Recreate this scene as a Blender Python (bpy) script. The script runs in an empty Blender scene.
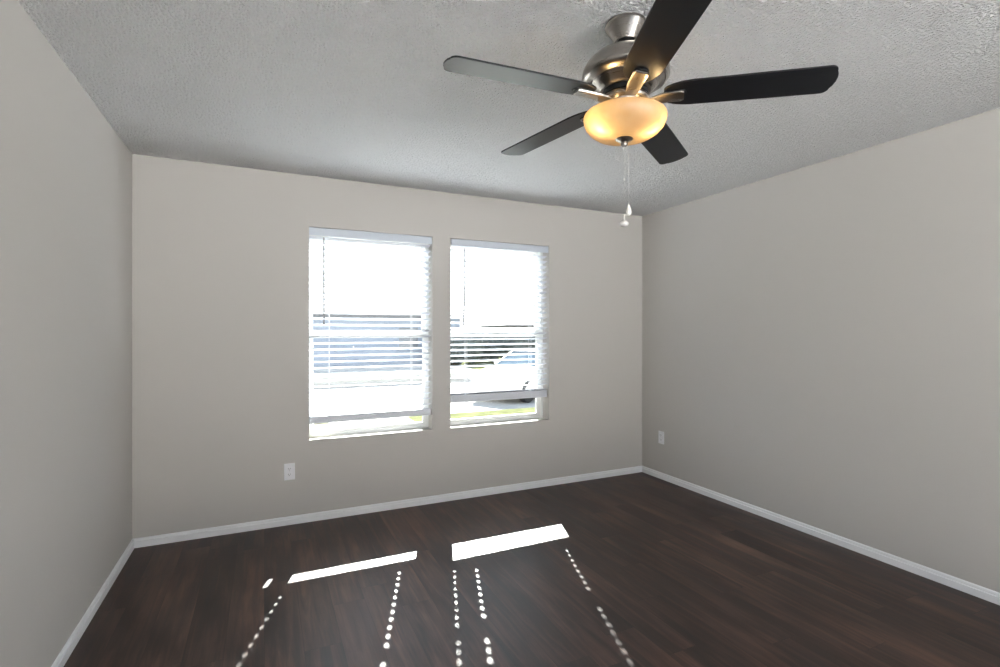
import bpy, bmesh, math, random
from mathutils import Vector, Matrix

random.seed(7)
SC = bpy.context.scene
COL = SC.collection
R = math.radians

# ------------------------------------------------------------------ camera
CAM_H = 1.3423
cam = bpy.data.cameras.new('camera')
cam.sensor_width = 36.0
cam.lens = 504.43 / 1000.0 * 36.0
cam.shift_y = -0.00235
cam.clip_start = 0.05
cam_o = bpy.data.objects.new('camera', cam)
cam_o.location = (0, 0, CAM_H)
cam_o.rotation_euler = (R(90), 0, R(-25.0438))
COL.objects.link(cam_o)
SC.camera = cam_o

# ------------------------------------------------------------------ world, sun, exposure
SKY = 1.7
SUN = 50.0
SUN_DIR = Vector((-0.334, -1.0, -0.72)).normalized()      # the way the light travels

W = bpy.data.worlds.new('sky')
SC.world = W
W.use_nodes = True
wn = W.node_tree.nodes; wl = W.node_tree.links
wn.clear()
w_out = wn.new('ShaderNodeOutputWorld'); w_bg = wn.new('ShaderNodeBackground')
w_tc = wn.new('ShaderNodeTexCoord'); w_sep = wn.new('ShaderNodeSeparateXYZ'); w_rmp = wn.new('ShaderNodeValToRGB')
wl.new(w_tc.outputs['Generated'], w_sep.inputs[0]); wl.new(w_sep.outputs['Z'], w_rmp.inputs[0])
w_rmp.color_ramp.elements[0].position = 0.0; w_rmp.color_ramp.elements[0].color = (1.0, 0.985, 0.96, 1)
w_rmp.color_ramp.elements[1].position = 0.9; w_rmp.color_ramp.elements[1].color = (0.55, 0.70, 0.95, 1)
wl.new(w_rmp.outputs[0], w_bg.inputs[0]); w_bg.inputs[1].default_value = SKY
wl.new(w_bg.outputs[0], w_out.inputs[0])

sun = bpy.data.lights.new('sun', 'SUN'); sun.energy = SUN; sun.angle = R(0.53); sun.color = (1.0, 0.975, 0.94)
sun_o = bpy.data.objects.new('sun', sun); COL.objects.link(sun_o)
sun_o.rotation_euler = SUN_DIR.to_track_quat('-Z', 'Y').to_euler()
sun_o.location = (4, 14, 12)


def portal(name, loc, size, rot):
    l = bpy.data.lights.new(name, 'AREA'); l.shape = 'RECTANGLE'; l.size, l.size_y = size
    l.cycles.is_portal = True
    o = bpy.data.objects.new(name, l); o.location = loc; o.rotation_euler = rot; COL.objects.link(o)


SC.view_settings.view_transform = 'Standard'
SC.view_settings.look = 'None'
SC.view_settings.exposure = 0.22
SC.view_settings.gamma = 1.0
SC.view_settings.use_curve_mapping = False
SC.cycles.max_bounces = 14
SC.cycles.diffuse_bounces = 8
SC.cycles.glossy_bounces = 4
SC.cycles.transmission_bounces = 8
SC.cycles.transparent_max_bounces = 16
SC.cycles.sample_clamp_indirect = 8.0
SC.cycles.caustics_reflective = False
SC.cycles.caustics_refractive = False
SC.cycles.use_denoising = True

# ------------------------------------------------------------------ room dimensions
XL, XR, YB, YR, H = -0.7407, 3.2736, 3.7943, -1.25, 2.44
Y_OUT = 3.985                                               # outer face of the window wall
WIN = [(0.286, 1.190), (1.339, 2.243)]
WZ0, WZ1 = 0.573, 2.082
GZ = -0.50                                                  # ground outside
portal('portal_window', (0.738, 4.05, 1.33), (0.9, 1.5), (R(-90), 0, 0))
portal('portal_window', (1.791, 4.05, 1.33), (0.9, 1.5), (R(-90), 0, 0))


# ------------------------------------------------------------------ materials
def new_mat(name):
    m = bpy.data.materials.new(name); m.use_nodes = True
    return m, m.node_tree.nodes, m.node_tree.links, m.node_tree.nodes['Principled BSDF']


def plain(name, col, rough=0.5, metal=0.0, bump=0.0, bscale=200.0, spec=0.5, var=0.0, vscale=6.0):
    m, n, l, b = new_mat(name)
    b.inputs['Base Color'].default_value = (*col, 1)
    b.inputs['Roughness'].default_value = rough
    b.inputs['Metallic'].default_value = metal
    b.inputs['Specular IOR Level'].default_value = spec
    tc = n.new('ShaderNodeTexCoord')
    if var:
        nz = n.new('ShaderNodeTexNoise'); nz.inputs['Scale'].default_value = vscale; nz.inputs['Detail'].default_value = 4
        l.new(tc.outputs['Object'], nz.inputs['Vector'])
        rp = n.new('ShaderNodeValToRGB')
        rp.color_ramp.elements[0].position = 0.3; rp.color_ramp.elements[1].position = 0.7
        rp.color_ramp.elements[0].color = (*[c * (1 - var) for c in col], 1)
        rp.color_ramp.elements[1].color = (*[min(1, c * (1 + var)) for c in col], 1)
        l.new(nz.outputs['Fac'], rp.inputs[0]); l.new(rp.outputs[0], b.inputs['Base Color'])
    if bump:
        nz = n.new('ShaderNodeTexNoise'); nz.inputs['Scale'].default_value = bscale; nz.inputs['Detail'].default_value = 2
        l.new(tc.outputs['Object'], nz.inputs['Vector'])
        bp = n.new('ShaderNodeBump'); bp.inputs['Strength'].default_value = bump; bp.inputs['Distance'].default_value = 0.002
        l.new(nz.outputs['Fac'], bp.inputs['Height']); l.new(bp.outputs[0], b.inputs['Normal'])
    return m


def ceiling_mat():
    m, n, l, b = new_mat('textured_ceiling')
    b.inputs['Base Color'].default_value = (0.93, 0.93, 0.925, 1); b.inputs['Roughness'].default_value = 0.9
    b.inputs['Specular IOR Level'].default_value = 0.25
    tc = n.new('ShaderNodeTexCoord')
    n1 = n.new('ShaderNodeTexNoise'); n1.inputs['Scale'].default_value = 98; n1.inputs['Detail'].default_value = 2.5; n1.inputs['Roughness'].default_value = 0.55
    n2 = n.new('ShaderNodeTexVoronoi'); n2.inputs['Scale'].default_value = 78; n2.feature = 'SMOOTH_F1'
    l.new(tc.outputs['Object'], n1.inputs['Vector']); l.new(tc.outputs['Object'], n2.inputs['Vector'])
    rp = n.new('ShaderNodeValToRGB'); rp.color_ramp.elements[0].position = 0.44; rp.color_ramp.elements[1].position = 0.62
    l.new(n1.outputs['Fac'], rp.inputs[0])
    inv = n.new('ShaderNodeMath'); inv.operation = 'MULTIPLY_ADD'; inv.inputs[1].default_value = -0.5
    l.new(n2.outputs['Distance'], inv.inputs[0]); l.new(rp.outputs[0], inv.inputs[2])
    bp = n.new('ShaderNodeBump'); bp.inputs['Strength'].default_value = 1.0; bp.inputs['Distance'].default_value = 0.028
    l.new(inv.outputs[0], bp.inputs['Height']); l.new(bp.outputs[0], b.inputs['Normal'])
    return m


def floor_mat():
    m, n, l, b = new_mat('dark_wood_planks')
    tc = n.new('ShaderNodeTexCoord'); sp = n.new('ShaderNodeSeparateXYZ'); l.new(tc.outputs['Object'], sp.inputs[0])

    def math_(op, a, bb=None, c=None):
        x = n.new('ShaderNodeMath'); x.operation = op
        for i, v in enumerate((a, bb, c)):
            if v is None: continue
            if isinstance(v, (int, float)): x.inputs[i].default_value = v
            else: l.new(v, x.inputs[i])
        return x.outputs[0]
    PW, PL = 0.152, 1.22
    u = math_('DIVIDE', sp.outputs['X'], PW); row = math_('FLOOR', u); fu = math_('FRACT', u)
    wn1 = n.new('ShaderNodeTexWhiteNoise'); wn1.noise_dimensions = '1D'; l.new(row, wn1.inputs['W'])
    v = math_('ADD', math_('DIVIDE', sp.outputs['Y'], PL), wn1.outputs['Value']); cell = math_('FLOOR', v); fv = math_('FRACT', v)
    cmb = n.new('ShaderNodeCombineXYZ'); l.new(row, cmb.inputs[0]); l.new(cell, cmb.inputs[1])
    wn2 = n.new('ShaderNodeTexWhiteNoise'); wn2.noise_dimensions = '2D'; l.new(cmb.outputs[0], wn2.inputs['Vector'])
    # grain: long streaks along Y, shifted per plank
    gv = n.new('ShaderNodeCombineXYZ')
    l.new(math_('MULTIPLY_ADD', sp.outputs['X'], 26.0, math_('MULTIPLY', wn2.outputs['Value'], 37.0)), gv.inputs[0])
    l.new(math_('MULTIPLY', sp.outputs['Y'], 1.7), gv.inputs[1]); l.new(math_('MULTIPLY', wn2.outputs['Value'], 11.0), gv.inputs[2])
    g1 = n.new('ShaderNodeTexNoise'); g1.inputs['Scale'].default_value = 1.0; g1.inputs['Detail'].default_value = 6; g1.inputs['Roughness'].default_value = 0.62; g1.inputs['Distortion'].default_value = 0.5
    l.new(gv.outputs[0], g1.inputs['Vector'])
    bv = n.new('ShaderNodeCombineXYZ')
    l.new(math_('MULTIPLY_ADD', sp.outputs['X'], 6.0, math_('MULTIPLY', wn2.outputs['Value'], 19.0)), bv.inputs[0])
    l.new(math_('MULTIPLY', sp.outputs['Y'], 1.6), bv.inputs[1])
    g2 = n.new('ShaderNodeTexNoise'); g2.inputs['Scale'].default_value = 1.0; g2.inputs['Detail'].default_value = 3
    l.new(bv.outputs[0], g2.inputs['Vector'])
    mixv = math_('ADD', math_('MULTIPLY', g1.outputs['Fac'], 0.55), math_('ADD', math_('MULTIPLY', g2.outputs['Fac'], 0.44), math_('MULTIPLY', wn2.outputs['Value'], 0.085)))
    rp = n.new('ShaderNodeValToRGB'); e = rp.color_ramp.elements
    e[0].position = 0.36; e[0].color = (0.017, 0.0115, 0.0105, 1)
    e[1].position = 0.74; e[1].color = (0.165, 0.088, 0.062, 1)
    x = e.new(0.50); x.color = (0.040, 0.0245, 0.0200, 1)
    x = e.new(0.60); x.color = (0.080, 0.045, 0.0345, 1)
    l.new(mixv, rp.inputs[0])
    # seams
    du = math_('MINIMUM', fu, math_('SUBTRACT', 1.0, fu)); dv = math_('MINIMUM', fv, math_('SUBTRACT', 1.0, fv))
    seam = math_('MAXIMUM', math_('LESS_THAN', du, 0.007), math_('LESS_THAN', dv, 0.0011))
    mx = n.new('ShaderNodeMix'); mx.data_type = 'RGBA'; l.new(math_('MULTIPLY', seam, 0.55), mx.inputs[0])
    l.new(rp.outputs[0], mx.inputs[6]); mx.inputs[7].default_value = (0.012, 0.009, 0.008, 1)
    l.new(mx.outputs[2], b.inputs['Base Color'])
    b.inputs['Roughness'].default_value = 0.42
    l.new(math_('MULTIPLY_ADD', g1.outputs['Fac'], 0.25, 0.32), b.inputs['Roughness'])
    b.inputs['Specular IOR Level'].default_value = 0.38
    bp = n.new('ShaderNodeBump'); bp.inputs['Strength'].default_value = 0.25; bp.inputs['Distance'].default_value = 0.001
    l.new(math_('SUBTRACT', g1.outputs['Fac'], seam), bp.inputs['Height']); l.new(bp.outputs[0], b.inputs['Normal'])
    return m


def metal_mat(name, col, rough, aniso=0.5):
    m, n, l, b = new_mat(name)
    b.inputs['Base Color'].default_value = (*col, 1); b.inputs['Metallic'].default_value = 1.0
    b.inputs['Roughness'].default_value = rough
    tc = n.new('ShaderNodeTexCoord'); mp = n.new('ShaderNodeMapping'); mp.inputs['Scale'].default_value = (8, 8, 900)
    nz = n.new('ShaderNodeTexNoise'); nz.inputs['Scale'].default_value = 1.0
    l.new(tc.outputs['Object'], mp.inputs[0]); l.new(mp.outputs[0], nz.inputs['Vector'])
    mr = n.new('ShaderNodeMapRange'); mr.inputs[3].default_value = rough - 0.04; mr.inputs[4].default_value = rough + 0.05
    l.new(nz.outputs['Fac'], mr.inputs[0]); l.new(mr.outputs[0], b.inputs['Roughness'])
    return m


def glass_mat(name, tint=(0.96, 0.98, 0.97)):
    m = bpy.data.materials.new(name); m.use_nodes = True; n = m.node_tree.nodes; l = m.node_tree.links; n.clear()
    o = n.new('ShaderNodeOutputMaterial'); mx = n.new('ShaderNodeMixShader'); t = n.new('ShaderNodeBsdfTransparent'); g = n.new('ShaderNodeBsdfGlossy')
    fr = n.new('ShaderNodeFresnel'); fr.inputs['IOR'].default_value = 1.3
    t.inputs[0].default_value = (*tint, 1); g.inputs['Roughness'].default_value = 0.02
    l.new(fr.outputs[0], mx.inputs[0]); l.new(t.outputs[0], mx.inputs[1]); l.new(g.outputs[0], mx.inputs[2]); l.new(mx.outputs[0], o.inputs[0])
    return m


def bowl_mat():
    m = bpy.data.materials.new('amber_frosted_glass'); m.use_nodes = True; n = m.node_tree.nodes; l = m.node_tree.links; n.clear()
    o = n.new('ShaderNodeOutputMaterial'); mx = n.new('ShaderNodeMixShader'); mx2 = n.new('ShaderNodeMixShader')
    t = n.new('ShaderNodeBsdfTranslucent'); d = n.new('ShaderNodeBsdfDiffuse'); g = n.new('ShaderNodeBsdfGlossy')
    tc = n.new('ShaderNodeTexCoord'); nz = n.new('ShaderNodeTexNoise'); nz.inputs['Scale'].default_value = 14; nz.inputs['Detail'].default_value = 3; nz.inputs['Distortion'].default_value = 1.2
    l.new(tc.outputs['Object'], nz.inputs['Vector'])
    rp = n.new('ShaderNodeValToRGB'); rp.color_ramp.elements[0].color = (0.63, 0.525, 0.385, 1); rp.color_ramp.elements[1].color = (0.67, 0.595, 0.475, 1)
    rp.color_ramp.elements[0].position = 0.3; rp.color_ramp.elements[1].position = 0.7
    l.new(nz.outputs['Fac'], rp.inputs[0]); l.new(rp.outputs[0], t.inputs[0])
    d.inputs[0].default_value = (0.90, 0.76, 0.55, 1); g.inputs['Roughness'].default_value = 0.3
    mx.inputs[0].default_value = 0.18
    l.new(t.outputs[0], mx.inputs[1]); l.new(d.outputs[0], mx.inputs[2])
    mx2.inputs[0].default_value = 0.04
    l.new(mx.outputs[0], mx2.inputs[1]); l.new(g.outputs[0], mx2.inputs[2]); l.new(mx2.outputs[0], o.inputs[0])
    return m


def emit_mat(name, col, s):
    m = bpy.data.materials.new(name); m.use_nodes = True; n = m.node_tree.nodes; l = m.node_tree.links; n.clear()
    o = n.new('ShaderNodeOutputMaterial'); e = n.new('ShaderNodeEmission'); e.inputs[0].default_value = (*col, 1); e.inputs[1].default_value = s
    l.new(e.outputs[0], o.inputs[0])
    return m


def paper_mat():
    m = bpy.data.materials.new('thin_paper'); m.use_nodes = True; n = m.node_tree.nodes; l = m.node_tree.links; n.clear()
    o = n.new('ShaderNodeOutputMaterial'); mx = n.new('ShaderNodeMixShader'); t = n.new('ShaderNodeBsdfTranslucent'); d = n.new('ShaderNodeBsdfDiffuse')
    t.inputs[0].default_value = (0.72, 0.72, 0.62, 1); d.inputs[0].default_value = (0.75, 0.75, 0.68, 1); mx.inputs[0].default_value = 0.35
    l.new(t.outputs[0], mx.inputs[1]); l.new(d.outputs[0], mx.inputs[2]); l.new(mx.outputs[0], o.inputs[0])
    return m


def slat_mat():
    m = bpy.data.materials.new('white_vinyl_slat'); m.use_nodes = True; n = m.node_tree.nodes; l = m.node_tree.links
    b = n['Principled BSDF']; b.inputs['Base Color'].default_value = (0.67, 0.70, 0.755, 1); b.inputs['Roughness'].default_value = 0.45
    return m


M = dict(
    wall=plain('greige_wall_paint', (0.510, 0.493, 0.469), 0.75, bump=0.12, bscale=160, spec=0.3),
    ceiling=ceiling_mat(), floor=floor_mat(),
    trim=plain('white_trim_paint', (0.88, 0.89, 0.90), 0.35),
    vinyl=plain('white_vinyl', (0.66, 0.67, 0.66), 0.4),
    slat=slat_mat(), paper=paper_mat(),
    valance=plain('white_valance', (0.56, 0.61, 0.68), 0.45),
    cord=plain('white_cord', (0.8, 0.8, 0.8), 0.8),
    wand=plain('grey_plastic_wand', (0.30, 0.30, 0.31), 0.3),
    nickel=metal_mat('brushed_nickel', (0.36, 0.335, 0.31), 0.28),
    nickel_dark=plain('dark_metal', (0.03, 0.03, 0.03), 0.5, 0.6),
    blade=plain('black_blade', (0.0085, 0.0092, 0.0110), 0.32, bump=0.05, bscale=60, spec=0.33),
    bowl=bowl_mat(),
    bulb=emit_mat('bulb_glow', (1.0, 0.68, 0.32), 68.0),
    plate=plain('white_plate_plastic', (0.82, 0.83, 0.86), 0.3),
    slot=plain('dark_slot', (0.05, 0.05, 0.05), 0.6),
    chrome=metal_mat('screw_metal', (0.7, 0.7, 0.7), 0.3),
    pendant=plain('clear_white_plastic', (0.85, 0.84, 0.80), 0.25),
    glass=glass_mat('window_glass'),
    grass=plain('lawn_grass', (0.082, 0.088, 0.046), 0.9, spec=0.0, var=0.3, vscale=3.0, bump=0.8, bscale=40),
    concrete=plain('pale_concrete', (0.42, 0.41, 0.39), 0.9, spec=0.0, var=0.08, vscale=2.0),
    bounce_paving=plain('pale_bounce_paving', (0.82, 0.82, 0.81), 0.85, var=0.06, vscale=2.0),
    bounce_white=plain('bounce_wall_white', (0.82, 0.81, 0.79), 0.9),
    asphalt=plain('pale_asphalt', (0.30, 0.30, 0.31), 0.9, var=0.1, vscale=4.0),
    siding=plain('blue_grey_siding', (0.30, 0.35, 0.44), 0.7),
    brick=plain('tan_brick', (0.24, 0.20, 0.18), 0.85, var=0.15, vscale=9),
    shingle=plain('grey_shingles', (0.16, 0.16, 0.17), 0.9, var=0.2, vscale=12),
    pane=plain('curtained_window_pane', (0.20, 0.22, 0.25), 0.1),
    carpaint=plain('white_car_paint', (0.80, 0.81, 0.82), 0.25),
    carglass=plain('tinted_car_glass', (0.06, 0.09, 0.12), 0.06),
    tyre=plain('black_tyre', (0.02, 0.02, 0.02), 0.8),
    lamp=plain('clear_lamp_lens', (0.6, 0.62, 0.65), 0.1),
    leaf=plain('dark_leaves', (0.085, 0.098, 0.095), 0.8, var=0.4, vscale=7, bump=1.0, bscale=14),
    bark=plain('bark', (0.08, 0.06, 0.045), 0.9),
)


# ------------------------------------------------------------------ mesh helpers
def tagit(o, label=None, cat=None, group=None, kind=None):
    if label: o['label'] = label
    if cat: o['category'] = cat
    if group: o['group'] = group
    if kind: o['kind'] = kind
    return o


def empty(name, loc, rz=0.0):
    o = bpy.data.objects.new(name, None); o.empty_display_size = 0.05
    o.location = loc; o.rotation_euler = (0, 0, rz); COL.objects.link(o)
    return o


def build(name, bm, mat, parent=None, smooth=False, bevel=0.0, loc=None, angle=40):
    bmesh.ops.remove_doubles(bm, verts=bm.verts, dist=1e-6)
    bmesh.ops.recalc_face_normals(bm, faces=bm.faces)
    me = bpy.data.meshes.new(name); bm.to_mesh(me); bm.free()
    for mt in (mat if isinstance(mat, (list, tuple)) else [mat]): me.materials.append(mt)
    o = bpy.data.objects.new(name, me); COL.objects.link(o)
    if parent: o.parent = parent
    if loc: o.location = loc
    if smooth:
        for p in me.polygons: p.use_smooth = True
        me.set_sharp_from_angle(angle=R(angle))
    if bevel:
        md = o.modifiers.new('bevel', 'BEVEL'); md.width = bevel; md.segments = 2; md.limit_method = 'ANGLE'
    return o


def box(bm, x0, x1, y0, y1, z0, z1, mtx=None):
    vs = [bm.verts.new((x, y, z)) for x in (x0, x1) for y in (y0, y1) for z in (z0, z1)]
    if mtx is not None:
        for v in vs: v.co = mtx @ v.co
    for f in ((0, 1, 3, 2), (4, 6, 7, 5), (0, 4, 5, 1), (2, 3, 7, 6), (0, 2, 6, 4), (1, 5, 7, 3)):
        bm.faces.new([vs[i] for i in f])


def lathe(bm, prof, seg=48, c=(0, 0, 0), closed=False):
    rings = []
    for r, z in prof:
        if r < 1e-6: rings.append([bm.verts.new((c[0], c[1], c[2] + z))])
        else: rings.append([bm.verts.new((c[0] + r * math.cos(2 * math.pi * i / seg), c[1] + r * math.sin(2 * math.pi * i / seg), c[2] + z)) for i in range(seg)])
    pairs = list(zip(rings, rings[1:])) + ([(rings[-1], rings[0])] if closed else [])
    for a, b in pairs:
        for i in range(seg):
            j = (i + 1) % seg
            if len(a) == 1 and len(b) == 1: continue
            if len(a) == 1: bm.faces.new((a[0], b[i], b[j]))
            elif len(b) == 1: bm.faces.new((a[i], a[j], b[0]))
            else: bm.faces.new((a[i], a[j], b[j], b[i]))


def tube(bm, pts, r, seg=8, caps=True):
    pts = [Vector(p) for p in pts]; rings = []
    for i, p in enumerate(pts):
        d = (pts[min(i + 1, len(pts) - 1)] - pts[max(i - 1, 0)]).normalized()
        a = d.cross(Vector((0, 0, 1)))
        if a.length < 1e-3: a = d.cross(Vector((1, 0, 0)))
        a.normalize(); b = d.cross(a)
        rings.append([bm.verts.new(p + a * r * math.cos(2 * math.pi * k / seg) + b * r * math.sin(2 * math.pi * k / seg)) for k in range(seg)])
    for q, w in zip(rings, rings[1:]):
        for k in range(seg):
            bm.faces.new((q[k], q[(k + 1) % seg], w[(k + 1) % seg], w[k]))
    if caps:
        bm.faces.new(rings[0]); bm.faces.new(rings[-1])


def prism(bm, outline, z0, z1, mtx=None, nz=None):
    """outline in XY extruded in Z"""
    lo = [bm.verts.new((x, y, z0)) for x, y in outline]; hi = [bm.verts.new((x, y, z1)) for x, y in outline]
    if mtx is not None:
        for v in lo + hi: v.co = mtx @ v.co
    n = len(lo)
    bm.faces.new(lo); bm.faces.new(hi)
    for i in range(n):
        j = (i + 1) % n
        bm.faces.new((lo[i], lo[j], hi[j], hi[i]))


def cells(bm, xs, ys, skip, place, t):
    """plate of grid cells (xs x ys), skipping some, thickness t along local z; place maps (x,y,z) to the world"""
    V = {}

    def v(i, j, k):
        if (i, j, k) not in V: V[(i, j, k)] = bm.verts.new(place(xs[i], ys[j], (-t / 2, t / 2)[k]))
        return V[(i, j, k)]
    nx, ny = len(xs) - 1, len(ys) - 1
    on = lambda i, j: 0 <= i < nx and 0 <= j < ny and not skip(i, j)
    for i in range(nx):
        for j in range(ny):
            if not on(i, j): continue
            for k in (0, 1): bm.faces.new((v(i, j, k), v(i + 1, j, k), v(i + 1, j + 1, k), v(i, j + 1, k)))
            if not on(i - 1, j): bm.faces.new((v(i, j, 0), v(i, j + 1, 0), v(i, j + 1, 1), v(i, j, 1)))
            if not on(i + 1, j): bm.faces.new((v(i + 1, j, 0), v(i + 1, j + 1, 0), v(i + 1, j + 1, 1), v(i + 1, j, 1)))
            if not on(i, j - 1): bm.faces.new((v(i, j, 0), v(i + 1, j, 0), v(i + 1, j, 1), v(i, j, 1)))
            if not on(i, j + 1): bm.faces.new((v(i, j + 1, 0), v(i + 1, j + 1, 0), v(i + 1, j + 1, 1), v(i, j + 1, 1)))


def structure(name, bm, mat, parent=None, **k):
    o = build(name, bm, mat, parent, **k)
    if parent is None: o['kind'] = 'structure'
    return o


# ------------------------------------------------------------------ room shell
bm = bmesh.new(); box(bm, XL - 0.12, XR + 0.12, YR - 0.12, YB, -0.12, 0.0); structure('floor', bm, M['floor'])
bm = bmesh.new(); box(bm, XL - 0.12, XR + 0.12, YR - 0.12, Y_OUT, H, H + 0.15); structure('ceiling', bm, M['ceiling'])
bm = bmesh.new(); box(bm, XL - 0.12, XL, YR - 0.12, Y_OUT, -0.12, H); structure('wall_left', bm, M['wall'])
bm = bmesh.new(); box(bm, XR, XR + 0.12, YR - 0.12, Y_OUT, -0.12, H); structure('wall_right', bm, M['wall'])
bm = bmesh.new()
xs = [XL, WIN[0][0], WIN[0][1], WIN[1][0], WIN[1][1], XR]; zs = [-0.12, WZ0, WZ1, H]
cells(bm, xs, zs, lambda i, j: j == 1 and i in (1, 3), lambda x, y, z: Vector((x, (YB + Y_OUT) / 2 + z, y)), Y_OUT - YB)
structure('wall_back', bm, M['wall'])
# unseen rear wall, opened nearly full width to let daylight in as fill
OPX0, OPX1, OPZ = -0.62, 3.15, 2.36
bm = bmesh.new()
cells(bm, [XL, OPX0, OPX1, XR], [-0.12, 0.0, OPZ, H], lambda i, j: i == 1 and j == 1, lambda x, y, z: Vector((x, YR - 0.06 + z, y)), 0.12)
structure('wall_rear', bm, M['wall'])
portal('portal_rear_opening', ((OPX0 + OPX1) / 2, YR - 0.13, OPZ / 2), (OPX1 - OPX0, OPZ), (R(90), 0, 0))

# baseboards: one moulded profile (distance from wall, height), mitred in the corners
PROF = [(0, 0), (0.013, 0), (0.013, 0.036), (0.0060, 0.038), (0.0060, 0.043), (0.011, 0.0450), (0.0095, 0.052), (0.005, 0.057), (0, 0.057)]


def baseboard(name, p0, p1, nrm, m0, m1):
    """run from p0 to p1 along the wall; nrm points into the room; m0/m1 mitre the ends"""
    p0, p1, nrm = Vector(p0), Vector(p1), Vector(nrm); d = (p1 - p0).normalized()
    bm = bmesh.new(); A, B = [], []
    for t, z in PROF:
        A.append(bm.verts.new(p0 + nrm * t + d * (t if m0 else 0) + Vector((0, 0, z))))
        B.append(bm.verts.new(p1 + nrm * t - d * (t if m1 else 0) + Vector((0, 0, z))))
    n = len(A); bm.faces.new(A); bm.faces.new(B)
    for i in range(n): bm.faces.new((A[i], A[(i + 1) % n], B[(i + 1) % n], B[i]))
    structure(name, bm, M['trim'])


baseboard('baseboard_back', (XL, YB, 0), (XR, YB, 0), (0, -1, 0), True, True)
baseboard('baseboard_left', (XL, YR, 0), (XL, YB, 0), (1, 0, 0), True, True)
baseboard('baseboard_right', (XR, YB, 0), (XR, YR, 0), (-1, 0, 0), True, True)

# ------------------------------------------------------------------ windows (single hung, white vinyl)
MEET = 1.322


def ring(bm, x0, x1, z0, z1, y0, y1, wl, wr, wb, wt):
    cells(bm, [x0, x0 + wl, x1 - wr, x1], [z0, z0 + wb, z1 - wt, z1], lambda i, j: i == 1 and j == 1,
          lambda x, y, z: Vector((x, (y0 + y1) / 2 + z, y)), y1 - y0)


def make_window(k, x0, x1, fl, fr, sl, sr):
    root = empty('window_%d' % (k + 1), ((x0 + x1) / 2, 3.9, WZ0)); root['kind'] = 'structure'
    off = -root.location
    inv = Matrix.Translation(off)

    def part(name, bm, mat, parent, **kw):
        bmesh.ops.transform(bm, matrix=inv if parent is root else inv, verts=bm.verts)
        return build(name, bm, mat, parent, **kw)
    bm = bmesh.new(); ring(bm, x0, x1, WZ0, WZ1, 3.897, 3.972, fl, fr, 0.022, 0.022)
    part('window_frame', bm, M['vinyl'], root, bevel=0.002)
    bm = bmesh.new(); ring(bm, x0 + fl + 0.0005, x1 - fr - 0.0005, WZ0 + 0.0225, MEET + 0.014, 3.900, 3.926, sl, sr, 0.024, 0.042)
    s = part('lower_sash', bm, M['vinyl'], root, bevel=0.002)
    bm = bmesh.new(); box(bm, x0 + fl + sl - 0.004, x1 - fr - sr + 0.004, 3.9105, 3.9145, WZ0 + 0.042, MEET - 0.023); part('pane', bm, M['glass'], s)
    bm = bmesh.new(); box(bm, (x0 + x1) / 2 - 0.03, (x0 + x1) / 2 + 0.03, 3.903, 3.924, MEET + 0.0145, MEET + 0.026); part('sash_lock', bm, M['vinyl'], s, bevel=0.003)
    bm = bmesh.new(); ring(bm, x0 + fl + 0.0005, x1 - fr - 0.0005, MEET - 0.014, WZ1 - 0.0225, 3.9305, 3.956, sl, sr, 0.044, 0.036)
    s = part('upper_sash', bm, M['vinyl'], root, bevel=0.002)
    bm = bmesh.new(); box(bm, x0 + fl + sl - 0.004, x1 - fr - sr + 0.004, 3.941, 3.945, MEET + 0.026, WZ1 - 0.054); part('pane', bm, M['glass'], s)


make_window(0, *WIN[0], 0.012, 0.018, 0.024, 0.026)
make_window(1, *WIN[1], 0.010, 0.026, 0.022, 0.038)

# ------------------------------------------------------------------ blinds
TILT = R(16); PITCH = 0.0444; YS = 3.840; SD = 0.050; ST = 0.0036


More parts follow.
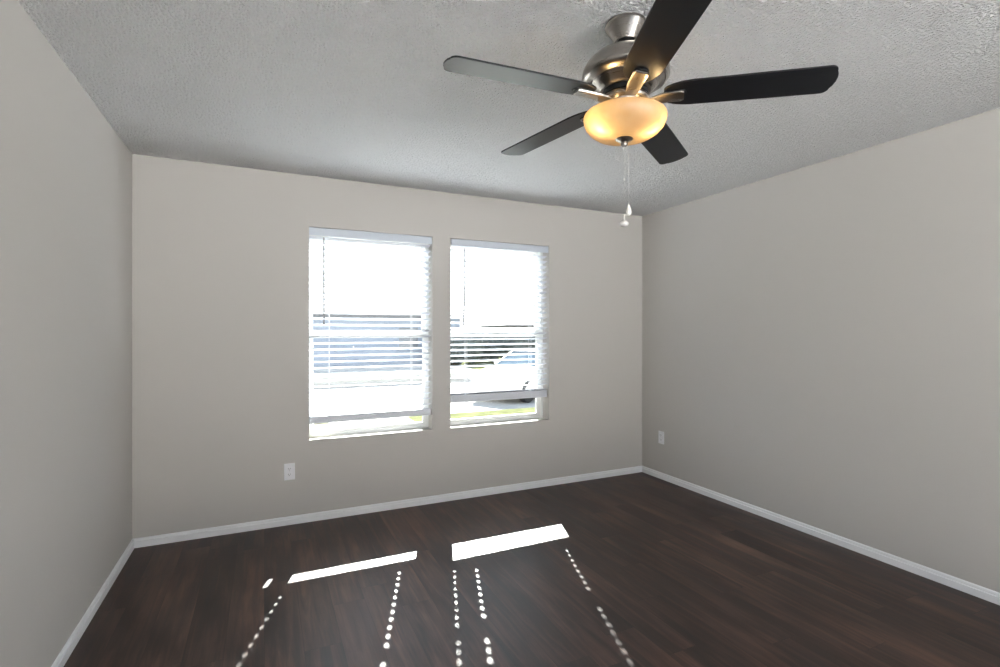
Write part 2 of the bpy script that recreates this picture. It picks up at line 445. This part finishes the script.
def make_blind(x0, x1, holes, rail_z0, n_stack, first_z, label, wand_x, wand_bend, rail_tilt=0.0, tag=None):
    root = empty('window_blind', ((x0 + x1) / 2, YS, 2.075))
    tagit(root, label, 'window blind', 'white slatted blinds in the window wall')
    inv = Matrix.Translation(-root.location)

    def part(name, bm, mat, **kw):
        bmesh.ops.transform(bm, matrix=inv, verts=bm.verts)
        return build(name, bm, mat, kw.pop('parent', root), **kw)
    hx0, hx1 = holes
    xs = [x0, hx0 - 0.0045, hx0 + 0.0045, hx1 - 0.0045, hx1 + 0.0045, x1]; ys = [-SD / 2, -0.009, 0.009, SD / 2]
    skip = lambda i, j: j == 1 and i in (1, 3)
    # hanging slats: room edge up, outer edge down
    bm = bmesh.new(); z = first_z; zl = []
    while z < 2.02:
        ct, st = math.cos(TILT), math.sin(TILT)
        dx = random.uniform(-0.0008, 0.0008)
        cells(bm, [x + dx if q in (0, len(xs) - 1) else x for q, x in enumerate(xs)], ys, skip,
              lambda x, y, t, z=z: Vector((x, YS + y * ct + t * st, z - y * st + t * ct)), ST)
        zl.append(z); z += PITCH
    # slats stacked flat on the bottom rail
    for q in range(n_stack):
        zz = rail_z0 + 0.0170 + 0.0038 * q
        dy = random.uniform(-0.002, 0.002)
        cells(bm, xs, ys, skip, lambda x, y, t, zz=zz, dy=dy: Vector((x, YS + y + dy, zz + t + rail_tilt * (x - x0))), ST)
    part('slats', bm, M['slat'])
    bm = bmesh.new()
    sh = lambda x: rail_tilt * (x - x0)
    vs = []
    prof = [(-0.025, 0.002), (-0.023, 0.0), (0.023, 0.0), (0.025, 0.002), (0.025, 0.013), (0.022, 0.015), (-0.022, 0.015), (-0.025, 0.013)]
    A = [bm.verts.new((x0, YS + y, rail_z0 + z)) for y, z in prof]; B = [bm.verts.new((x1, YS + y, rail_z0 + z + sh(x1))) for y, z in prof]
    bm.faces.new(A); bm.faces.new(B)
    for i in range(8): bm.faces.new((A[i], A[(i + 1) % 8], B[(i + 1) % 8], B[i]))
    part('bottom_rail', bm, M['slat'])
    # head rail and the valance in front of it
    bm = bmesh.new(); box(bm, x0 - 0.002, x1 + 0.002, YS - 0.026, YS + 0.026, 2.036, 2.079); part('head_rail', bm, M['slat'])
    bm = bmesh.new()
    prof = [(0.0, 0.0), (0.010, 0.0), (0.010, 0.056), (0.004, 0.056), (0.0015, 0.052), (0.0, 0.048), (0.0, 0.008)]
    xa, xb = x0 - 0.004, x1 + 0.005
    A = [bm.verts.new((xa, 3.797 + y, 2.0235 + z)) for y, z in prof]; B = [bm.verts.new((xb, 3.797 + y, 2.0235 + z)) for y, z in prof]
    bm.faces.new(A); bm.faces.new(B)
    for i in range(len(prof)): bm.faces.new((A[i], A[(i + 1) % len(prof)], B[(i + 1) % len(prof)], B[i]))
    part('valance', bm, M['valance'])
    for hx in holes:
        bm = bmesh.new()
        for dy, dz in ((-0.0265, 0), (0.0265, 0)):
            tube(bm, [(hx, YS + dy, rail_z0 + 0.016), (hx, YS + dy, 2.036)], 0.0007, 6)
        tube(bm, [(hx, YS, rail_z0 + 0.0), (hx, YS, 2.036)], 0.0008, 6)
        for zz in zl:
            ct, st = math.cos(TILT), math.sin(TILT)
            tube(bm, [(hx + 0.006, YS - 0.026 * ct, zz + 0.026 * st - 0.003), (hx + 0.006, YS + 0.026 * ct, zz - 0.026 * st - 0.003)], 0.0005, 5)
        c = part('ladder_cord', bm, M['cord'])
        bm = bmesh.new(); box(bm, hx - 0.007, hx + 0.007, YS - 0.0275, YS - 0.0255, rail_z0 + 0.001 + sh(hx), rail_z0 + 0.017 + 0.0038 * n_stack + sh(hx))
        part('cord_clip', bm, M['slat'])
    bm = bmesh.new()
    zt, zb = 2.012, 1.386
    tube(bm, [(wand_x + wand_bend * (0.004 * math.sin(3.1 * u) * 2 - 0.016 * u), 3.803 - 0.006 * u, zt + (zb - zt) * u) for u in [i / 10 for i in range(11)]], 0.0052, 8)
    part('tilt_wand', bm, M['wand'])
    bm = bmesh.new(); tube(bm, [(wand_x, 3.806, 2.030), (wand_x, 3.803, 2.010)], 0.0022, 6); part('wand_hook', bm, M['cord'])
    if tag:
        bm = bmesh.new()
        for i in range(6):                                         # a thin slightly curled card hanging from the bottom rail
            xa, xb = tag[0] + (tag[1] - tag[0]) * i / 6, tag[0] + (tag[1] - tag[0]) * (i + 1) / 6
            ya, yb = [YS + 0.003 * math.sin(3.14 * j / 6) for j in (i, i + 1)]
            vs = [bm.verts.new(v) for v in ((xa, ya, tag[2]), (xb, yb, tag[2]), (xb, yb, rail_z0 + 0.001), (xa, ya, rail_z0 + 0.001), (xa, ya + 0.0005, tag[2]), (xb, yb + 0.0005, tag[2]), (xb, yb + 0.0005, rail_z0 + 0.001), (xa, ya + 0.0005, rail_z0 + 0.001))]
            for f in ((0, 1, 2, 3), (7, 6, 5, 4), (0, 4, 5, 1), (3, 2, 6, 7)) + (((0, 3, 7, 4),) if i == 0 else ()) + (((1, 5, 6, 2),) if i == 5 else ()): bm.faces.new([vs[q] for q in f])
        part('hang_tag', bm, M['paper'])['label'] = 'pale paper tag hanging under the bottom rail'
    return root


make_blind(0.290, 1.182, (0.427, 1.035), 0.683, 9, 0.769 - 0.0012, 'white two-inch slatted blind in the left window, nearly fully lowered', 0.386, 0.0, 0.002, (0.322, 0.424, 0.598))
make_blind(1.3535, 2.235, (1.488, 2.082), 0.768, 12, 0.8245 + 0.0102, 'white two-inch slatted blind in the right window, raised a little higher above the sill', 1.463, 1.0, 0.0)

# ------------------------------------------------------------------ ceiling fan
FX, FY = 1.1736, 1.4465
fan = empty('ceiling_fan', (FX, FY, H))
tagit(fan, 'brushed nickel ceiling fan with five black blades and a lit amber glass bowl', 'ceiling fan')


HANG = Matrix.Translation((0, 0, -0.07)) @ Vector((0, 0, 1)).rotation_difference(Vector((0.0354, 0.0186, 1))).to_matrix().to_4x4() @ Matrix.Translation((0, 0, 0.07))   # the motor hangs about two degrees out of plumb


def fpart(name, bm, mat, parent=None, tilt=True, **kw):
    bmesh.ops.transform(bm, matrix=Matrix.Translation((0, 0, -H)), verts=bm.verts)
    o = build(name, bm, mat, parent or fan, **kw)
    if parent is None and tilt: o.matrix_local = HANG
    return o


bm = bmesh.new(); lathe(bm, [(0, 2.4395), (0.072, 2.4395), (0.0735, 2.436), (0.0735, 2.430), (0.071, 2.427), (0.0400, 2.380), (0.0388, 2.3775), (0.0362, 2.377), (0.034, 2.380), (0.034, 2.405), (0.0, 2.405)], 56)
fpart('canopy', bm, M['nickel'], smooth=True, angle=30, tilt=False)
bm = bmesh.new(); lathe(bm, [(0.0325, 2.400), (0.0325, 2.392), (0.026, 2.380), (0.016, 2.374), (0.016, 2.400)], 32, closed=True); fpart('hanger_ball', bm, M['nickel_dark'], smooth=True)
bm = bmesh.new(); lathe(bm, [(0, 2.385), (0.0115, 2.385), (0.0115, 2.31), (0, 2.31)], 24); fpart('down_rod', bm, M['nickel'], smooth=True)
bm = bmesh.new()
dome = [(0, 2.341), (0.024, 2.341), (0.028, 2.3395), (0.060, 2.336), (0.095, 2.3265), (0.123, 2.309), (0.142, 2.287), (0.1515, 2.266), (0.1530, 2.253), (0.1515, 2.245), (0.145, 2.237), (0.135, 2.2315), (0.119, 2.227),
        (0.1175, 2.2245), (0.114, 2.222), (0.099, 2.202), (0.090, 2.194), (0.078, 2.193), (0.0, 2.193)]
lathe(bm, dome, 72); fpart('motor_housing', bm, M['nickel'], smooth=True, angle=32)
bm = bmesh.new(); lathe(bm, [(0, 2.1925), (0.080, 2.1925), (0.080, 2.178), (0, 2.178)], 48); fpart('rotor_ring', bm, M['nickel_dark'], smooth=True)
bm = bmesh.new(); lathe(bm, [(0, 2.1775), (0.072, 2.1775), (0.084, 2.170), (0.087, 2.161), (0.083, 2.155), (0.066, 2.1515), (0.064, 2.142), (0.0, 2.142)], 56); fpart('switch_housing', bm, M['nickel'], smooth=True)
bm = bmesh.new(); lathe(bm, [(0, 2.1415), (0.058, 2.1415), (0.058, 2.120), (0.050, 2.112), (0.012, 2.107), (0.006, 2.09), (0.006, 2.032), (0, 2.032)], 40); fpart('light_fitter', bm, M['nickel'], smooth=True)
# glass bowl: an open shell
outer = [(r * 0.955, 2.0255 + (z - 2.0285) * 0.93) for r, z in [(0.1465, 2.1185), (0.1505, 2.1155), (0.1520, 2.108), (0.1500, 2.094), (0.1430, 2.077), (0.1300, 2.061), (0.1100, 2.047), (0.0850, 2.0375), (0.0550, 2.0315), (0.0250, 2.0290), (0.0068, 2.0285)]]
inner = [(r * 0.955, 2.0255 + (z - 2.0285) * 0.93) for r, z in [(0.0068, 2.0325), (0.0250, 2.0330), (0.0540, 2.0355), (0.0830, 2.0415), (0.1070, 2.0505), (0.1265, 2.064), (0.1390, 2.0795), (0.1458, 2.0955), (0.1475, 2.108), (0.1450, 2.1165)]]
bm = bmesh.new(); lathe(bm, outer + inner, 72, closed=True); bowl = fpart('glass_bowl', bm, M['bowl'], smooth=True, angle=60)
bm = bmesh.new(); lathe(bm, [(0, 2.0260), (0.030, 2.0252), (0.031, 2.0245), (0.027, 2.0215), (0.018, 2.0190), (0.013, 2.0155), (0.0095, 2.0130), (0.0125, 2.0090), (0.0125, 2.0050), (0.008, 1.9995), (0, 1.9985)], 36); fpart('finial', bm, M['nickel'], smooth=True)
camright = Vector((math.cos(R(25.04)), -math.sin(R(25.04)), 0))
for s in (-1, 1):
    c = camright * (0.084 * s) + Vector((-0.014, -0.028, 2.061))
    bm = bmesh.new(); bmesh.ops.create_icosphere(bm, subdivisions=3, radius=0.0175)
    for v in bm.verts:
        if v.co.z > 0: v.co.x *= 1 - 9 * v.co.z; v.co.y *= 1 - 9 * v.co.z; v.co.z *= 1.35
    bmesh.ops.translate(bm, verts=bm.verts, vec=c); b_ = fpart('bulb', bm, M['bulb'], smooth=True)
    bm = bmesh.new(); tube(bm, [c + Vector((0, 0, 0.026)), Vector((c.x * 0.5, c.y * 0.5, 2.116))], 0.012, 12); fpart('bulb_socket', bm, M['nickel'], smooth=True)
# pull chains
for name_x, (dx, dy), z1 in (('a', (0.0, 0.0), 1.733), ('b', (camright.x * 0.018 + 0.004, camright.y * 0.018 + 0.008), 1.785)):
    bm = bmesh.new()
    z = 1.999; k = 0
    bot = HANG @ Vector((0, 0, 1.999 - H)); dx += bot.x; dy += bot.y
    tube(bm, [(bot.x, bot.y, 2.001), (dx, dy, 1.97), (dx, dy, z1 + 0.006)], 0.0005, 5)
    zz = 1.985
    while zz > z1 + 0.008:
        bmesh.ops.create_icosphere(bm, subdivisions=1, radius=0.0008, matrix=Matrix.Translation((dx, dy, zz))); zz -= 0.0045
    if name_x == 'a': tube(bm, [(dx, dy, 1.885), (dx, dy, 1.878)], 0.0025, 8)
    ch = fpart('pull_chain', bm, M['pendant'], tilt=False)
    bm = bmesh.new()
    if name_x == 'a':
        lathe(bm, [(0, z1 + 0.022), (0.002, z1 + 0.022), (0.0035, z1 + 0.010), (0.0035, z1 + 0.004), (0.009, z1 + 0.002), (0.0155, z1 - 0.004), (0.0165, z1 - 0.009), (0.0145, z1 - 0.0145), (0.009, z1 - 0.018), (0, z1 - 0.019)], 24, c=(dx, dy, 0))
    else:
        lathe(bm, [(0, z1 + 0.014), (0.002, z1 + 0.013), (0.005, z1 + 0.004), (0.0095, z1 - 0.010), (0.0105, z1 - 0.018), (0.008, z1 - 0.026), (0.003, z1 - 0.030), (0, z1 - 0.0305)], 20, c=(dx, dy, 0))
    fpart('chain_pendant', bm, M['pendant'], ch, smooth=True)

BLADE_Z = 2.1703


def blade_outline():
    top = []
    r0, r1, hw0, hw1 = 0.132, 0.661, 0.0640, 0.0655
    for i in range(0, 13):
        a = math.pi / 2 * i / 12
        top.append((r0 + 0.105 * (1 - math.cos(a)), 0.024 + (hw0 - 0.024) * math.sin(a)))
    top.append((0.45, (hw0 + hw1) / 2 + 0.0005))
    rc = 0.024
    for i in range(0, 8):
        a = math.pi / 2 * i / 7
        top.append((r1 - 0.010 - rc + rc * math.sin(a), hw1 - rc + rc * math.cos(a)))
    top += [(r1 - 0.004, 0.028), (r1 - 0.0005, 0.010)]
    return top + [(x, -y) for x, y in reversed(top)]


OUT = blade_outline()


def make_blade():
    # blade local frame: X outward; room side of the pitch: +Y edge lower
    pitch = Matrix.Translation((0.2, 0, 0)) @ Matrix.Rotation(0.0207, 4, 'Y') @ Matrix.Translation((-0.2, 0, 0)) @ Matrix.Rotation(R(-9.8), 4, 'X')
    bm = bmesh.new(); prism(bm, OUT, -0.003, 0.003, Matrix.Translation((0, 0, BLADE_Z)) @ pitch)
    bmesh.ops.transform(bm, matrix=Matrix.Translation((0, 0, -H)), verts=bm.verts)
    b = build('blade', bm, M['blade'], fan, bevel=0.0015)
    # iron: an arched bracket reaching from the switch housing under the blade root
    def arm(half, z_lo, z_hi, r_a, r_b, rc, n=14):
        bm = bmesh.new(); secs = []
        for i in range(n + 1):
            u = i / n; r = r_a + (r_b - r_a) * u
            tw = min(1.0, max(0.0, (r - 0.085) / 0.05)); tw = tw * tw * (3 - 2 * tw)
            w = half * (0.80 + 0.20 * min(1, u * 2.2))
            if r > r_b - rc: w = w - rc + math.sqrt(max(0, rc * rc - (r - (r_b - rc)) ** 2))
            rot = Matrix.Rotation(R(-9.8) * tw, 4, 'X')
            drop = (1 - tw) * 0.004
            sec = []
            for y, zz in ((-w, z_hi), (-w * 0.96, z_lo + 0.002), (-w * 0.7, z_lo), (w * 0.7, z_lo), (w * 0.96, z_lo + 0.002), (w, z_hi)):
                p = rot @ Vector((0, y, zz)); sec.append(bm.verts.new((r, p.y, BLADE_Z + p.z - drop - H)))
            secs.append(sec)
        for a, c in zip(secs, secs[1:]):
            for i in range(6): bm.faces.new((a[i], a[(i + 1) % 6], c[(i + 1) % 6], c[i]))
        bm.faces.new(secs[0]); bm.faces.new(secs[-1])
        return bm
    ir = build('blade_iron', arm(0.0255, -0.016, -0.009, 0.060, 0.198, 0.006), M['nickel'], b, smooth=True, angle=35)
    pd = build('iron_gap_shade', arm(0.0235, -0.0088, -0.0034, 0.142, 0.206, 0.014), M['nickel_dark'], b, smooth=True, angle=35)  # dark pad standing in for the shade in the iron's hollow end
    return b, ir, pd


protos = make_blade()
for i in range(5):
    ang = R(174.87 - 72 * i)
    if i == 0: b, kids = protos[0], None
    else:
        b = protos[0].copy(); COL.objects.link(b); b.parent = fan
        for ch in protos[1:]:
            c = ch.copy(); COL.objects.link(c); c.parent = b
    b.matrix_local = HANG @ Matrix.Rotation(ang, 4, 'Z')

# ------------------------------------------------------------------ wall outlets
def make_outlet(loc, rz, label):
    root = empty('wall_outlet', loc, rz); tagit(root, label, 'electrical outlet', 'white wall outlets')
    bm = bmesh.new(); box(bm, -0.035, 0.035, -0.0055, -0.0002, -0.0575, 0.0575); build('cover_plate', bm, M['plate'], root, bevel=0.0025)
    for s in (-1, 1):
        zc = 0.0195 * s
        o = [(0.0165 * math.cos(a) * (1.0), 0.0145 * max(-0.82, min(0.82, math.sin(a)))) for a in [2 * math.pi * i / 32 for i in range(32)]]
        bm = bmesh.new(); prism(bm, o, 0.0057, 0.0072, Matrix.Translation((0, 0, zc)) @ Matrix.Rotation(R(90), 4, 'X'))
        r = build('receptacle', bm, M['plate'], root)
        bm = bmesh.new()
        box(bm, -0.0075, -0.0052, -0.0076, -0.0073, zc - 0.001, zc + 0.0075); box(bm, 0.0052, 0.0075, -0.0076, -0.0073, zc - 0.0005, zc + 0.0065)
        prism(bm, [(0.0024 * math.cos(a), 0.0024 * math.sin(a)) for a in [2 * math.pi * i / 12 for i in range(12)]], 0.0073, 0.0076, Matrix.Translation((0, 0, zc - 0.0065)) @ Matrix.Rotation(R(90), 4, 'X'))
        sl = build('plug_slots', bm, M['slot'], r)
    bm = bmesh.new(); prism(bm, [(0.0032 * math.cos(a), 0.0032 * math.sin(a)) for a in [2 * math.pi * i / 14 for i in range(14)]], 0.0056, 0.0066, Matrix.Rotation(R(90), 4, 'X')); build('screw', bm, M['chrome'], root)
    return root


make_outlet((0.158, YB, 0.3665), 0, 'white duplex outlet on the window wall, low to the left of the left window')
make_outlet((XR, 3.536, 0.375), R(-90), 'white duplex outlet on the right wall, low beside the far corner')

# ------------------------------------------------------------------ outside
bm = bmesh.new(); box(bm, -60, 70, Y_OUT + 0.02, 10.7, GZ - 0.2, GZ); tagit(build('front_lawn', bm, M['grass']), kind='structure')
bm = bmesh.new(); box(bm, -60, 70, 10.7, 21.0, GZ - 0.6, GZ - 0.40); tagit(build('street', bm, M['concrete']), kind='structure')
bm = bmesh.new(); box(bm, -60, 70, 21.0, 90, GZ - 0.6, GZ + 0.02); tagit(build('far_lawn', bm, M['grass']), kind='structure')
bm = bmesh.new(); box(bm, -2.6, 2.75, 4.6, 10.7, GZ + 0.0, GZ + 0.012); tagit(build('driveway_path', bm, M['concrete']), kind='structure')
bm = bmesh.new(); box(bm, -8.0, 9.0, 20.96, 26.9, GZ - 0.4, GZ + 0.03); tagit(build('far_driveway', bm, M['concrete']), kind='structure')
bm = bmesh.new(); box(bm, -60, 70, -40, YR - 0.14, GZ - 0.2, GZ); tagit(build('back_ground', bm, M['bounce_paving']), kind='structure')  # unseen ground behind the camera, made very pale to bounce sunlight indoors

bm = bmesh.new(); box(bm, -14, 18, -9.3, -9.0, GZ - 0.1, 0.25); structure('wall_bounce_fill', bm, M['bounce_white'])     # low white wall added behind the camera to bounce sun into the room


def make_house(loc, rz, L, D, Hh, label, wall):
    root = empty('house', loc, rz); tagit(root, label, 'house')
    bm = bmesh.new(); box(bm, -L / 2, L / 2, 0, D, 0, Hh); build('house_walls', bm, wall, root)
    bm = bmesh.new(); rh = D * 0.22; e = 0.45; hp = D / 2
    lo = [bm.verts.new(v) for v in ((-L / 2 - e, -e, Hh - 0.05), (L / 2 + e, -e, Hh - 0.05), (L / 2 + e, D + e, Hh - 0.05), (-L / 2 - e, D + e, Hh - 0.05))]
    so = [bm.verts.new((v.co.x, v.co.y, Hh - 0.2)) for v in lo]
    r1 = bm.verts.new((-L / 2 + hp, D / 2, Hh + rh)); r2 = bm.verts.new((L / 2 - hp, D / 2, Hh + rh))
    for f in ((lo[0], lo[1], r2, r1), (lo[1], lo[2], r2), (lo[2], lo[3], r1, r2), (lo[3], lo[0], r1), tuple(so)): bm.faces.new(f)
    for i in range(4): bm.faces.new((lo[i], lo[(i + 1) % 4], so[(i + 1) % 4], so[i]))
    build('roof', bm, M['shingle'], root)
    for q, fx in enumerate((-0.36, -0.12, 0.30)):
        bm = bmesh.new(); box(bm, L * fx - 0.6, L * fx + 0.6, -0.06, 0.02, 0.8, 2.1); w = build('window_surround', bm, M['siding'], root)
        bm = bmesh.new(); box(bm, L * fx - 0.52, L * fx + 0.52, -0.075, -0.062, 0.88, 2.02); build('pane', bm, M['pane'], w)
    bm = bmesh.new(); box(bm, L * 0.08 - 0.5, L * 0.08 + 0.5, -0.06, 0.02, 0.02, 2.1); d = build('front_door', bm, M['siding'], root)
    bm = bmesh.new(); box(bm, L * 0.08 + 0.36, L * 0.08 + 0.42, -0.10, -0.062, 0.95, 1.05); build('door_handle', bm, M['chrome'], d)


make_house((2.6, 27, GZ + 0.02), 0, 15.0, 8.0, 2.75, 'grey single-storey house across the street, seen through the left blind', M['siding'])
make_house((35.5, 54, GZ + 0.02), R(-4), 18.0, 8.0, 2.6, 'tan single-storey house far beyond the street, above the parked white car', M['brick'])


def blob(bm, c, r, seed):
    rnd = random.Random(seed)
    g = bmesh.ops.create_icosphere(bm, subdivisions=3, radius=1.0)
    ph = [rnd.uniform(0, 6.28) for _ in range(6)]
    for v in g['verts']:
        d = v.co.copy()
        k = 1 + 0.13 * math.sin(5 * d.x + ph[0]) * math.sin(6 * d.y + ph[1]) + 0.09 * math.sin(9 * d.z + ph[2] + 4 * d.x) + rnd.uniform(-0.05, 0.05)
        v.co = Vector((c[0] + d.x * r[0] * k, c[1] + d.y * r[1] * k, c[2] + d.z * r[2] * k))


def make_bush(loc, w, h, label, seed):
    root = empty('shrub', loc); tagit(root, label, 'shrub', 'shrubs across the street')
    bm = bmesh.new()
    rnd = random.Random(seed)
    for i in range(4): blob(bm, ((i - 1.5) * w * 0.24, rnd.uniform(-0.15, 0.15), h * rnd.uniform(0.50, 0.56)), (w * 0.24, w * 0.22, h * 0.46), seed + i)
    build('foliage', bm, M['leaf'], root, smooth=True)
    bm = bmesh.new(); tube(bm, [(0, 0, -0.02), (0, 0, h * 0.5)], 0.06, 8); build('stem', bm, M['bark'], root)


make_bush((9.3, 25.8, GZ + 0.02), 2.7, 1.70, 'dark rounded shrub across the street, just right of the grey house', 3)
make_bush((12.2, 27.6, GZ + 0.02), 2.8, 1.70, 'middle dark shrub across the street, behind the hood of the white car', 13)
make_bush((14.3, 25.8, GZ + 0.02), 2.8, 1.9, 'dark shrub farthest right across the street, behind the white car roof', 23)


def make_car(loc, heading):
    root = empty('parked_car', loc, heading); root.scale = (1.12, 1.12, 1.12)                       # local +X is the front
    tagit(root, 'white hatchback car parked on the street outside the right window', 'car')
    # body: stations along the length, (x, half width, sill z, shoulder z)
    st = [(2.12, 0.50, 0.34, 0.58), (2.05, 0.70, 0.26, 0.70), (1.75, 0.82, 0.22, 0.82), (1.2, 0.86, 0.20, 0.93), (0.75, 0.87, 0.20, 0.99), (0.0, 0.88, 0.20, 1.0), (-1.0, 0.88, 0.20, 1.02), (-1.7, 0.86, 0.24, 1.03), (-2.0, 0.80, 0.30, 0.98), (-2.08, 0.66, 0.38, 0.85)]
    bm = bmesh.new(); secs = []
    for x, w, a, b in st:
        sec = [(-w * 0.92, a), (-w, a + 0.10), (-w, (a + b) / 2 + 0.06), (-w * 0.97, b - 0.08), (-w * 0.88, b), (0, b + 0.025), (w * 0.88, b), (w * 0.97, b - 0.08), (w, (a + b) / 2 + 0.06), (w, a + 0.10), (w * 0.92, a)]
        secs.append([bm.verts.new((x, y, z)) for y, z in sec])
    for p, q in zip(secs, secs[1:]):
        n = len(p)
        for i in range(n): bm.faces.new((p[i], p[(i + 1) % n], q[(i + 1) % n], q[i]))
    bm.faces.new(secs[0]); bm.faces.new(secs[-1])
    build('car_body', bm, M['carpaint'], root, smooth=True, angle=50)
    def cabin(bm, st2):
        ss = []
        for x, w, z0, z1, wt in st2: ss.append([bm.verts.new((x, y, z)) for y, z in ((-w, z0), (-wt, z1), (0, z1 + 0.01), (wt, z1), (w, z0))])
        for p, q in zip(ss, ss[1:]):
            for i in range(5): bm.faces.new((p[i], p[(i + 1) % 5], q[(i + 1) % 5], q[i]))
        bm.faces.new(ss[0]); bm.faces.new(ss[-1])
    bm = bmesh.new(); cabin(bm, [(0.86, 0.76, 0.985, 0.99, 0.74), (0.15, 0.79, 0.99, 1.40, 0.62), (-0.4, 0.80, 1.0, 1.43, 0.63), (-1.3, 0.79, 1.01, 1.41, 0.61), (-1.85, 0.74, 1.0, 1.02, 0.70)]); build('windows', bm, M['carglass'], root)
    bm = bmesh.new(); cabin(bm, [(0.20, 0.655, 1.375, 1.405, 0.60), (-0.4, 0.665, 1.40, 1.445, 0.61), (-1.32, 0.645, 1.37, 1.425, 0.59)]); build('roof', bm, M['carpaint'], root)
    for s in (-1, 1):
        for pa, pb, pr in (((0.86, 0.77 * s, 0.99), (0.15, 0.635 * s, 1.405), 0.03), ((-0.45, 0.645 * s, 1.42), (-0.45, 0.80 * s, 1.0), 0.04), ((-1.32, 0.63 * s, 1.40), (-1.80, 0.75 * s, 1.0), 0.06)):
            bm = bmesh.new(); tube(bm, [pa, pb], pr, 6); build('roof_pillar', bm, M['carpaint'], root)
        bm = bmesh.new(); blob(bm, (0.62, 0.94 * s, 1.05), (0.07, 0.10, 0.07), 4); build('wing_mirror', bm, M['carpaint'], root, smooth=True)
        bm = bmesh.new(); blob(bm, (1.98, 0.62 * s, 0.66), (0.13, 0.16, 0.07), 5); build('headlight', bm, M['lamp'], root, smooth=True)
        for x in (1.32, -1.30):
            bm = bmesh.new(); lathe(bm, [(0.19, -0.09), (0.30, -0.10), (0.32, -0.07), (0.32, 0.07), (0.30, 0.10), (0.19, 0.09)], 32, closed=True)
            bmesh.ops.transform(bm, matrix=Matrix.Translation((x, 0.755 * s, 0.32)) @ Matrix.Rotation(R(90), 4, 'X'), verts=bm.verts); w = build('wheel', bm, M['tyre'], root, smooth=True)
            bm = bmesh.new(); lathe(bm, [(0, -0.07), (0.188, -0.085), (0.188, 0.085), (0, 0.07)], 24)
            bmesh.ops.transform(bm, matrix=Matrix.Translation((x, 0.755 * s, 0.32)) @ Matrix.Rotation(R(90), 4, 'X'), verts=bm.verts); build('hub_cap', bm, M['chrome'], w, smooth=True)


make_car((8.45, 15.4, GZ - 0.40), math.atan2(-0.42, -0.90))
